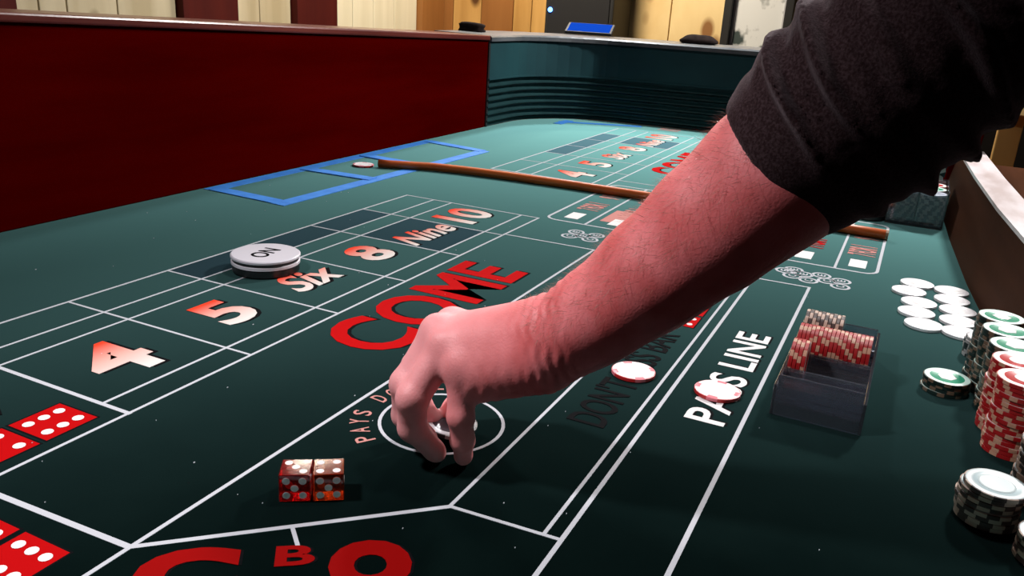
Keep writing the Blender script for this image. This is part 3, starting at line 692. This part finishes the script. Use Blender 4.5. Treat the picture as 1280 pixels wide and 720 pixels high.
# ================================================================== THE PERSON (left arm reaching over the table)
def rcone(P, a, b, ra, rb):
    ba = b-a; l2 = ba.dot(ba); pa = P-a
    t = np.clip((pa@ba)/l2, 0, 1)
    d = np.linalg.norm(pa-t[..., None]*ba, axis=-1)
    return d-(ra+(rb-ra)*t)
def ellip(P, c, r, Rm=None):
    q = P-c
    if Rm is not None: q = q@Rm
    k0 = np.linalg.norm(q/r, axis=-1); k1 = np.linalg.norm(q/(r*r), axis=-1)+1e-9
    return k0*(k0-1)/k1
def smin(a, b, k):
    h = np.clip(0.5+0.5*(b-a)/k, 0, 1); return b+(a-b)*h-k*h*(1-h)
class SDF:
    def __init__(s, lo, hi, vox):
        s.lo = np.array(lo, float); s.vox = vox; s.n = np.ceil((np.array(hi)-s.lo)/vox).astype(int)+1
        s.F = np.full(s.n, 0.06, np.float32)
    def block(s, lo, hi):
        i0 = np.maximum(((lo-s.lo)/s.vox).astype(int), 0); i1 = np.minimum(((hi-s.lo)/s.vox).astype(int)+2, s.n)
        if np.any(i1 <= i0): return None, None
        ax = [s.lo[k]+s.vox*np.arange(i0[k], i1[k]) for k in range(3)]
        P = np.stack(np.meshgrid(*ax, indexing='ij'), -1)
        return tuple(slice(i0[k], i1[k]) for k in range(3)), P
    def cone(s, a, b, ra, rb, k=0.004):
        a = np.array(a, float); b = np.array(b, float); pad = max(ra, rb)+0.02+k
        sl, P = s.block(np.minimum(a, b)-pad, np.maximum(a, b)+pad)
        if sl is None: return s
        s.F[sl] = smin(s.F[sl], rcone(P, a, b, ra, rb), k); return s
    def ell(s, c, r, k=0.004, Rm=None):
        c = np.array(c, float); r = np.array(r, float); pad = r.max()+0.02+k
        sl, P = s.block(c-pad, c+pad)
        if sl is None: return s
        s.F[sl] = smin(s.F[sl], ellip(P, c, r, Rm), k); return s
    def grid(s):
        ax = [s.lo[k]+s.vox*np.arange(s.n[k]) for k in range(3)]
        return np.stack(np.meshgrid(*ax, indexing='ij'), -1)
    def mesh(s):
        F = s.F; S = F < 0; n = F.shape
        corners = [(i, j, k) for i in (0, 1) for j in (0, 1) for k in (0, 1)]
        cnt = sum(S[i:n[0]-1+i, j:n[1]-1+j, k:n[2]-1+k].astype(np.int8) for i, j, k in corners)
        act = (cnt > 0) & (cnt < 8); idx = np.argwhere(act); vid = -np.ones(act.shape, np.int64); vid[act] = np.arange(len(idx))
        acc = np.zeros((len(idx), 3)); num = np.zeros(len(idx))
        for c0 in corners:
            for ax in range(3):
                if c0[ax]: continue
                c1 = list(c0); c1[ax] = 1
                f0 = F[tuple((idx+np.array(c0)).T)]; f1 = F[tuple((idx+np.array(c1)).T)]
                m = (f0 < 0) != (f1 < 0); t = np.where(m, f0/(f0-f1+1e-12), 0)
                p = np.tile(np.array(c0, float), (len(idx), 1)); p[:, ax] += t
                acc += p*m[:, None]; num += m
        V = s.lo+s.vox*(idx+acc/num[:, None])
        faces = []
        for ax in range(3):
            a1, a2 = [q for q in range(3) if q != ax]
            if ax == 1: a1, a2 = a2, a1
            sl0 = [slice(None)]*3; sl1 = [slice(None)]*3; sl0[ax] = slice(0, -1); sl1[ax] = slice(1, None)
            e0 = S[tuple(sl0)]; e1 = S[tuple(sl1)]; ch = np.argwhere(e0 != e1)
            ch = ch[(ch[:, a1] > 0) & (ch[:, a2] > 0) & (ch[:, a1] < n[a1]-1) & (ch[:, a2] < n[a2]-1)]
            o1 = np.zeros(3, int); o1[a1] = 1; o2 = np.zeros(3, int); o2[a2] = 1
            q = np.stack([vid[tuple((ch-o1-o2).T)], vid[tuple((ch-o2).T)], vid[tuple(ch.T)], vid[tuple((ch-o1).T)]], 1)
            fl = ~e0[tuple(ch.T)]; q[fl] = q[fl][:, ::-1]; faces.append(q)
        return V, np.concatenate(faces)
def np_mesh(name, V, Fq, mats, mi=None):
    me = bpy.data.meshes.new(name); me.vertices.add(len(V)); me.vertices.foreach_set('co', V.astype(np.float32).ravel())
    me.loops.add(Fq.size); me.loops.foreach_set('vertex_index', Fq.astype(np.int32).ravel())
    me.polygons.add(len(Fq)); me.polygons.foreach_set('loop_start', np.arange(0, Fq.size, 4, dtype=np.int32))
    me.polygons.foreach_set('use_smooth', np.ones(len(Fq), bool))
    for m in mats: me.materials.append(m)
    me.update(calc_edges=True); me.validate(); return me
def relax(V, Fq, it=2, lam=0.5):
    for _ in range(it):
        A = np.zeros_like(V); C = np.zeros(len(V))
        for a in range(4):
            b = (a+1) % 4
            np.add.at(A, Fq[:, a], V[Fq[:, b]]); np.add.at(A, Fq[:, b], V[Fq[:, a]]); np.add.at(C, Fq[:, a], 1); np.add.at(C, Fq[:, b], 1)
        V = V+lam*(A/C[:, None]-V)
    return V
A3 = lambda *p: np.array(p, float)
# joints of the left hand and arm (metres)
WR = A3(0.460, 0.1785, 0.111)
MCP = {'pinky': A3(0.443, 0.2395, 0.079), 'ring': A3(0.4500, 0.2555, 0.0880), 'middle': A3(0.461, 0.268, 0.0920), 'index': A3(0.481, 0.268, 0.0910)}
FING = {
 'pinky':  [MCP['pinky'], A3(0.4370, 0.2350, 0.0465), A3(0.4420, 0.2355, 0.0260), A3(0.4525, 0.2400, 0.0075)],
 'ring':   [MCP['ring'], A3(0.4275, 0.2670, 0.0550), A3(0.4330, 0.2700, 0.0300), A3(0.4465, 0.2600, 0.0085)],
 'middle': [MCP['middle'], A3(0.4405, 0.2805, 0.0570), A3(0.4460, 0.2835, 0.0300), A3(0.4580, 0.2740, 0.0090)],
 'index':  [MCP['index'], A3(0.4680, 0.2900, 0.0580), A3(0.4730, 0.2930, 0.0345), A3(0.4800, 0.2840, 0.0130)]}
RAD = {'pinky': (0.0102, 0.0088, 0.0080, 0.0064), 'ring': (0.0116, 0.0106, 0.0096, 0.0076), 'middle': (0.0118, 0.0108, 0.0096, 0.0078), 'index': (0.0110, 0.0098, 0.0086, 0.0070)}
THUMB = [A3(0.484, 0.205, 0.088), A3(0.503, 0.238, 0.062), A3(0.504, 0.262, 0.038), A3(0.496, 0.274, 0.0150)]
ARM = [(WR, 0.0250), (A3(0.4650, 0.1565, 0.1290), 0.0262), (A3(0.4705, 0.1270, 0.1590), 0.0308), (A3(0.4760, 0.0970, 0.1930), 0.0345), (A3(0.4800, 0.0680, 0.2250), 0.0385), (A3(0.483, 0.040, 0.2535), 0.0405), (A3(0.4850, 0.0200, 0.273), 0.0420)]
SHL = A3(0.470, -0.160, 0.482)
def build_arm():
    S = SDF((0.375, -0.25, -0.006), (0.56, 0.33, 0.56), 0.0017)
    # forearm
    for (a, ra), (b, rb) in zip(ARM, ARM[1:]): S.cone(a, b, ra, rb, 0.016)
    S.cone(ARM[-1][0], SHL, 0.042, 0.052, 0.02)
    # muscle belly and ulna edge
    S.cone(A3(0.462, 0.088, 0.186), A3(0.470, 0.045, 0.240), 0.023, 0.028, 0.02)
    S.cone(A3(0.455, 0.1690, 0.1030), A3(0.4615, 0.110, 0.1630), 0.0150, 0.022, 0.016)
    # ulna bump at the wrist
    S.ell(A3(0.4480, 0.1620, 0.1220), (0.0085, 0.0095, 0.0085), 0.012)
    # palm: metacarpals and pads
    W2 = {'pinky': A3(0.452, 0.186, 0.098), 'ring': A3(0.457, 0.190, 0.106), 'middle': A3(0.464, 0.192, 0.111), 'index': A3(0.472, 0.192, 0.109)}
    for k, p in MCP.items():
        S.cone(W2[k], p-A3(0.0, 0, 0.004), 0.0175, 0.0118 if k != 'pinky' else 0.0115, 0.012)
    S.cone(A3(0.4525, 0.188, 0.090), A3(0.4460, 0.228, 0.068), 0.0185, 0.0125, 0.012)     # hypothenar
    S.cone(A3(0.468, 0.190, 0.092), A3(0.468, 0.248, 0.076), 0.0190, 0.0150, 0.014)       # palm centre
    S.cone(A3(0.476, 0.196, 0.090), THUMB[1], 0.0185, 0.0125, 0.014)                      # thenar
    for k, p in MCP.items(): S.ell(p+A3(-0.0010, 0.001, 0.0015), (0.0105, 0.0105, 0.0105), 0.008)
    # fingers, each its own chain, joined to the palm
    for name, ch in list(FING.items())+[('thumb', THUMB)]:
        G = SDF(S.lo, S.lo+S.vox*(S.n-1), S.vox); G.n = S.n; G.F = np.full(S.n, 0.06, np.float32)
        rad = RAD.get(name, (0.0130, 0.0120, 0.0105, 0.0085))
        for i in range(3): G.cone(ch[i], ch[i+1], rad[i], rad[i+1], 0.0035)
        for i in (1, 2):
            G.ell(ch[i]+A3(-0.0008, 0, 0.0006), np.ones(3)*rad[i]*1.0, 0.003)
        G.cone(ch[3], ch[3]+(ch[3]-ch[2])*0.12, rad[3], rad[3]*0.9, 0.003)
        S.F = smin(S.F, G.F, 0.0035 if name != 'thumb' else 0.006)
    # tendons and creases
    P = None
    V, Fq = S.mesh(); V = relax(V, Fq, 6, 0.5)
    return V, Fq
V, Fq = build_arm()
# fine skin relief: wrinkles across the wrist and wavy creases along the side of the hand
ax_h = (MCP['ring']-WR); ax_h /= np.linalg.norm(ax_h)
def normals(V, Fq):
    n = np.cross(V[Fq[:, 2]]-V[Fq[:, 0]], V[Fq[:, 3]]-V[Fq[:, 1]]); N = np.zeros_like(V)
    for a in range(4): np.add.at(N, Fq[:, a], n)
    return N/(np.linalg.norm(N, axis=1, keepdims=True)+1e-12)
N = normals(V, Fq)
t = (V-WR)@ax_h
wob = 0.0015*np.sin(V[:, 0]*210)+0.001*np.sin(V[:, 2]*330+V[:, 0]*150)
wr = np.exp(-((t-0.004)/0.016)**2)*np.sin((t+wob)*2*PI/0.0075)*0.00055
hy = np.exp(-((t-0.045)/0.022)**2)*np.clip((0.100-V[:, 2])/0.03, 0, 1)*np.clip((0.452-V[:, 0])/0.012, 0, 1)*np.sin((t+2*wob)*2*PI/0.010)*0.0004
V = V+N*(wr+hy)[:, None]
skin = noisy('skin', (0.66, 0.115, 0.115), (0.85, 0.230, 0.240), (38, 38, 38), 0.50, 0.42, 6, 0.22, 600, 0.3, 0.7)
b = skin.node_tree.nodes['Principled BSDF']; b.inputs['Subsurface Weight'].default_value = 0.18; b.inputs['Subsurface Radius'].default_value = (0.012, 0.003, 0.002); b.inputs['Subsurface Scale'].default_value = 0.5
# bright light on the hand, painted in as skin paling towards the fingers
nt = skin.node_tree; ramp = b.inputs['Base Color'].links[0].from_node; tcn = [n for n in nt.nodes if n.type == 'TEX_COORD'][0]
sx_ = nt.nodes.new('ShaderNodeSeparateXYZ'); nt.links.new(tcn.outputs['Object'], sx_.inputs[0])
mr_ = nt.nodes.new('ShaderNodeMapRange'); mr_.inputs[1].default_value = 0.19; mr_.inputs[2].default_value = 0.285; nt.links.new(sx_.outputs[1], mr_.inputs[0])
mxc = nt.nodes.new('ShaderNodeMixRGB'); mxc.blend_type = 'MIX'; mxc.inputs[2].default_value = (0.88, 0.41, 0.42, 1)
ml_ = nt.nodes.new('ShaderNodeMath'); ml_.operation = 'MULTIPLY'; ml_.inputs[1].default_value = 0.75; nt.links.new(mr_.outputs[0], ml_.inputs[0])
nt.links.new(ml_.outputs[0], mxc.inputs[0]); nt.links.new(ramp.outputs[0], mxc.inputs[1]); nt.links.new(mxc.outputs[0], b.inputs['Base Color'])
nail_m = mat('nail', (0.72, 0.40, 0.36), 0.25)

# fine hairs on the forearm
Nf = normals(V, Fq); hair_v = []; hair_f = []
axf = (WR-ARM[4][0])/np.linalg.norm(WR-ARM[4][0]); tf = (V-ARM[4][0])@axf
cand = np.where((tf > -0.005) & (tf < 0.165) & (V[:, 2] > 0.1) & (Nf[:, 2] > 0.0))[0]
for i in rng.choice(cand, 2600, replace=False):
    p = V[i]; n_ = Nf[i]; dr = axf*0.8+n_*0.55+rng.normal(0, 0.35, 3); dr /= np.linalg.norm(dr); L_ = rng.uniform(0.004, 0.009)
    sd = np.cross(dr, n_); sd /= np.linalg.norm(sd)+1e-9; sd *= 0.00007; k = len(hair_v)
    hair_v += [p-n_*0.0004-sd, p-n_*0.0004+sd, p+dr*L_*0.6+sd*0.7, p+dr*L_*0.6-sd*0.7, p+dr*L_+axf*L_*0.15]
    hair_f += [(k, k+1, k+2, k+3), (k+3, k+2, k+4)]
# the rest of the body, standing outside the low wall and leaning over it
SHR = A3(0.865, -0.225, 0.455); NECK = A3(0.665, -0.235, 0.535); HEAD = A3(0.665, -0.165, 0.665); PEL = A3(0.66, -0.50, 0.08)
ELR = A3(0.960, -0.360, 0.215); WRR = A3(0.930, -0.330, -0.010+0.05)
def build_body():
    S = SDF((0.38, -0.66, -0.02), (1.04, 0.02, 0.82), 0.0055)
    S.cone(SHL, NECK-A3(0, 0.02, 0.05), 0.055, 0.07, 0.04); S.cone(SHR, NECK-A3(0, 0.02, 0.05), 0.055, 0.07, 0.04)
    S.cone(NECK-A3(0, 0.06, 0.13), PEL+A3(0, 0, 0.12), 0.125, 0.115, 0.06); S.cone(A3(0.60, -0.30, 0.38), A3(0.60, -0.46, 0.1), 0.105, 0.10, 0.05); S.cone(A3(0.73, -0.30, 0.38), A3(0.73, -0.46, 0.1), 0.105, 0.10, 0.05)
    S.cone(NECK-A3(0, 0.02, 0.06), HEAD-A3(0, 0.03, 0.06), 0.058, 0.055, 0.03)
    # head: skull, jaw, brow, nose, lips, ears; it looks down at the layout
    S.ell(HEAD+A3(0, -0.012, 0.025), (0.073, 0.090, 0.092), 0.02); S.ell(HEAD+A3(0, 0.035, -0.048), (0.050, 0.052, 0.058), 0.03)
    S.ell(HEAD+A3(0, 0.068, -0.085), (0.024, 0.020, 0.018), 0.02); S.cone(HEAD+A3(0, 0.078, 0.008), HEAD+A3(0, 0.104, -0.030), 0.009, 0.014, 0.012)
    S.ell(HEAD+A3(-0.014, 0.094, -0.034), (0.009, 0.010, 0.008), 0.008); S.ell(HEAD+A3(0.014, 0.094, -0.034), (0.009, 0.010, 0.008), 0.008)
    S.ell(HEAD+A3(0, 0.083, -0.058), (0.025, 0.011, 0.006), 0.008); S.ell(HEAD+A3(0, 0.080, -0.068), (0.022, 0.011, 0.007), 0.008)
    for sx in (-1, 1):
        S.cone(HEAD+A3(sx*0.012, 0.076, 0.022), HEAD+A3(sx*0.045, 0.062, 0.020), 0.010, 0.009, 0.012); S.ell(HEAD+A3(sx*0.075, -0.005, -0.015), (0.010, 0.018, 0.032), 0.010)
        S.ell(HEAD+A3(sx*0.040, 0.058, -0.022), (0.020, 0.022, 0.018), 0.02)
    # right arm with the hand resting on the pale rail
    S.cone(SHR, ELR, 0.054, 0.044, 0.03); S.cone(ELR, WRR, 0.043, 0.027, 0.02)
    hd = A3(-0.045, 0.045, -0.014); S.cone(WRR, WRR+hd, 0.026, 0.028, 0.015)
    for k in range(4):
        o = A3(0.018-0.016*k, -0.006-0.012*k+0.018, 0); a_ = WRR+hd+o*1.0; S.cone(a_, a_+A3(-0.026, 0.028, -0.006), 0.0105, 0.0095, 0.004); S.cone(a_+A3(-0.026, 0.028, -0.006), a_+A3(-0.038, 0.040, -0.024), 0.0095, 0.008, 0.004)
    S.cone(WRR+hd*0.3, WRR+hd*0.3+A3(-0.042, -0.004, -0.010), 0.013, 0.011, 0.006); S.cone(WRR+hd*0.3+A3(-0.042, -0.004, -0.010), WRR+hd*0.3+A3(-0.062, 0.012, -0.014), 0.011, 0.009, 0.005)
    V, F_ = S.mesh(); return relax(V, F_, 2, 0.5), F_
Vb, Fb = build_body()
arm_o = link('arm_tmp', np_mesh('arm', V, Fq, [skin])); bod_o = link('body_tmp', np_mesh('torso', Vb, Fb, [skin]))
bm_ = bod_o.modifiers.new('join', 'BOOLEAN'); bm_.operation = 'UNION'; bm_.object = arm_o; bm_.solver = 'EXACT'
bpy.context.view_layer.update()
bme = bpy.data.meshes.new_from_object(bod_o.evaluated_get(bpy.context.evaluated_depsgraph_get()))
if len(bme.polygons) < len(Fq):           # fall back to the two overlapping shells in one mesh
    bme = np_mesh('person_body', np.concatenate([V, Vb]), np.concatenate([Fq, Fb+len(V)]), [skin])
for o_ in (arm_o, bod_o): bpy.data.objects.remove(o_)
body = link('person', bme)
print('BODY', len(bme.polygons), len(Fq), len(Fb))
tag(body, 'person in a dark heathered shirt reaching the left hand down to the felt', 'person')

hm = bpy.data.meshes.new('arm_hair'); hm.from_pydata([tuple(q) for q in hair_v], [], hair_f); hm.materials.append(mat('arm_hair', (0.30, 0.13, 0.09), 0.5))
ho = link('arm_hair', hm, body); ho['kind'] = 'stuff'

# shirt with a pushed-up left sleeve
HEM = A3(0.4800, 0.0650, 0.2280); HAX = (ARM[6][0]-ARM[3][0]); HAX /= np.linalg.norm(HAX)
ELB = A3(0.484, 0.030, 0.270)
def build_shirt():
    vox = 0.0027
    S = SDF((0.375, -0.68, 0.03), (1.03, 0.12, 0.56), vox)
    S.cone(HEM-HAX*0.004, ELB, 0.0445, 0.0490, 0.02); S.cone(ELB, SHL, 0.0505, 0.070, 0.03)
    S.cone(SHL, NECK-A3(0, 0.03, 0.075), 0.070, 0.072, 0.05); S.cone(SHR, NECK-A3(0, 0.03, 0.075), 0.068, 0.072, 0.05)
    S.cone(NECK-A3(0, 0.07, 0.14), PEL+A3(0, 0, 0.10), 0.138, 0.128, 0.06); S.cone(A3(0.60, -0.30, 0.38), A3(0.60, -0.47, 0.1), 0.118, 0.112, 0.05); S.cone(A3(0.73, -0.30, 0.38), A3(0.73, -0.47, 0.1), 0.118, 0.112, 0.05)
    S.cone(SHR, SHR+(ELR-SHR)*0.80, 0.068, 0.060, 0.03)
    P = S.grid()
    # folds ringing the left sleeve
    ax2 = (SHL-ELB)/np.linalg.norm(SHL-ELB)
    lim = int((0.60-S.lo[0])/vox); ly = int((-0.16-S.lo[1])/vox)
    Q = P[:lim, ly:]
    s = (Q-HEM)@HAX
    u = (Q-HEM)-s[..., None]*HAX
    e1 = np.cross(HAX, A3(0, 0, 1)); e1 /= np.linalg.norm(e1); e2 = np.cross(HAX, e1)
    th = np.arctan2(u@e2, u@e1)
    ph = s*2*PI/0.025+1.3*np.sin(th*1.0+0.7)+0.8*np.sin(2*th+s*40)+0.5*np.sin(3*th-s*70)
    rid = 1.25*np.clip(np.sin(ph), 0, 1)**1.5-0.35
    amp = 0.0078*np.clip((s-0.012)/0.02, 0, 1)*(0.65+0.35*np.sin(2*th+s*55+1.0))
    S.F[:lim, ly:] -= (amp*rid+0.0020*np.sin(ph*1.9+th*3+1.1)*np.clip((s-0.01)/0.02, 0, 1)).astype(np.float32)
    # cut the hem square and hollow it around the arm
    cutp = -(P[:lim, ly:]-HEM)@HAX-0.0025*np.cos(th)
    S.F[:lim, ly:] = np.maximum(S.F[:lim, ly:], cutp.astype(np.float32))
    inner = rcone(Q, HEM-HAX*0.02, HEM+HAX*0.020, 0.0400, 0.0400)
    S.F[:lim, ly:] = np.maximum(S.F[:lim, ly:], -inner.astype(np.float32))
    neck = rcone(P, NECK-A3(0, 0.015, 0.05), NECK+A3(0, 0.01, 0.06), 0.062, 0.07)
    S.F = np.maximum(S.F, -neck).astype(np.float32)
    V, F_ = S.mesh(); return relax(V, F_, 6, 0.5), F_
shirt_m = noisy('heather_shirt', (0.020, 0.009, 0.010), (0.055, 0.033, 0.037), (700, 700, 700), 0.95, 0.08, 4, 0.3, 1500, 0.4, 0.7)
b = shirt_m.node_tree.nodes['Principled BSDF']; b.inputs['Sheen Weight'].default_value = 0.25; b.inputs['Sheen Roughness'].default_value = 0.4; b.inputs['Sheen Tint'].default_value = (0.75, 0.62, 0.68, 1)
Vs, Fs = build_shirt()
sh = link('shirt', np_mesh('shirt', Vs, Fs, [shirt_m]), body); sh['label'] = 'dark brown heathered shirt with pushed-up sleeve'
# trousers, shoes, hair, eyes
def build_pants():
    S = SDF((0.44, -0.74, FLOOR_Z+0.03), (0.90, -0.30, 0.14), 0.008)
    S.cone(A3(0.60, -0.49, 0.10), A3(0.73, -0.49, 0.10), 0.125, 0.125, 0.04)
    for x in (0.585, 0.745):
        S.cone(A3(x, -0.49, 0.03), A3(x, -0.47, -0.37), 0.098, 0.068, 0.04); S.cone(A3(x, -0.47, -0.37), A3(x, -0.52, FLOOR_Z+0.10), 0.066, 0.052, 0.03)
    V, F_ = S.mesh(); return relax(V, F_, 2), F_
Vp, Fp = build_pants(); link('trousers', np_mesh('trousers', Vp, Fp, [noisy('dark_denim', (0.010, 0.012, 0.018), (0.016, 0.018, 0.026), (90, 90, 90), 0.9, 0.1)]), body)
for x in (0.585, 0.745):
    S = SDF((x-0.07, -0.62, FLOOR_Z-0.005), (x+0.07, -0.28, FLOOR_Z+0.15), 0.006)
    S.cone(A3(x, -0.54, FLOOR_Z+0.045), A3(x, -0.38, FLOOR_Z+0.036), 0.045, 0.038, 0.02); S.cone(A3(x, -0.52, FLOOR_Z+0.05), A3(x, -0.52, FLOOR_Z+0.11), 0.045, 0.048, 0.02)
    S.F = np.maximum(S.F, (FLOOR_Z+0.001-S.grid()[..., 2]).astype(np.float32))
    Vq, Fq2 = S.mesh(); link('shoe', np_mesh('shoe', Vq, Fq2, [mat('shoe_leather', (0.012, 0.010, 0.010), 0.5)]), body)
def build_hair():
    S = SDF(HEAD-A3(0.10, 0.13, 0.08), HEAD+A3(0.10, 0.10, 0.14), 0.005)
    S.ell(HEAD+A3(0, -0.018, 0.032), (0.079, 0.094, 0.095), 0.01)
    P = S.grid()-HEAD
    cut = np.minimum(P[..., 1]*0.9-0.035-P[..., 2]*0.55, 1)      # hairline
    low_ = -(P[..., 2]+0.045+np.clip(P[..., 1], -1, 0)*0.2)
    S.F = np.maximum(np.maximum(S.F, cut), low_).astype(np.float32)
    V, F_ = S.mesh(); return relax(V, F_, 2), F_
Vh, Fh = build_hair(); link('hair', np_mesh('hair', Vh, Fh, [noisy('brown_hair', (0.025, 0.014, 0.008), (0.05, 0.03, 0.018), (120, 30, 120), 0.6, 0.3)]), body)
for sx in (-1, 1):
    eb = MB(); eb.lathe([(0.001, -0.0115), (0.008, -0.008), (0.0115, 0), (0.008, 0.008), (0.001, 0.0115)], 16); o = eb.build('eye', mat('eye', (0.6, 0.58, 0.55), 0.2), body, smooth=True)
    o.location = HEAD+A3(sx*0.030, 0.069, 0.002)

# the chip between the fingers
chip('black', (0.4850, 0.2690, 0.008), 'dark silver-rimmed chip pinched between the fingers', None, False, (0.10, -0.06, 0.3))
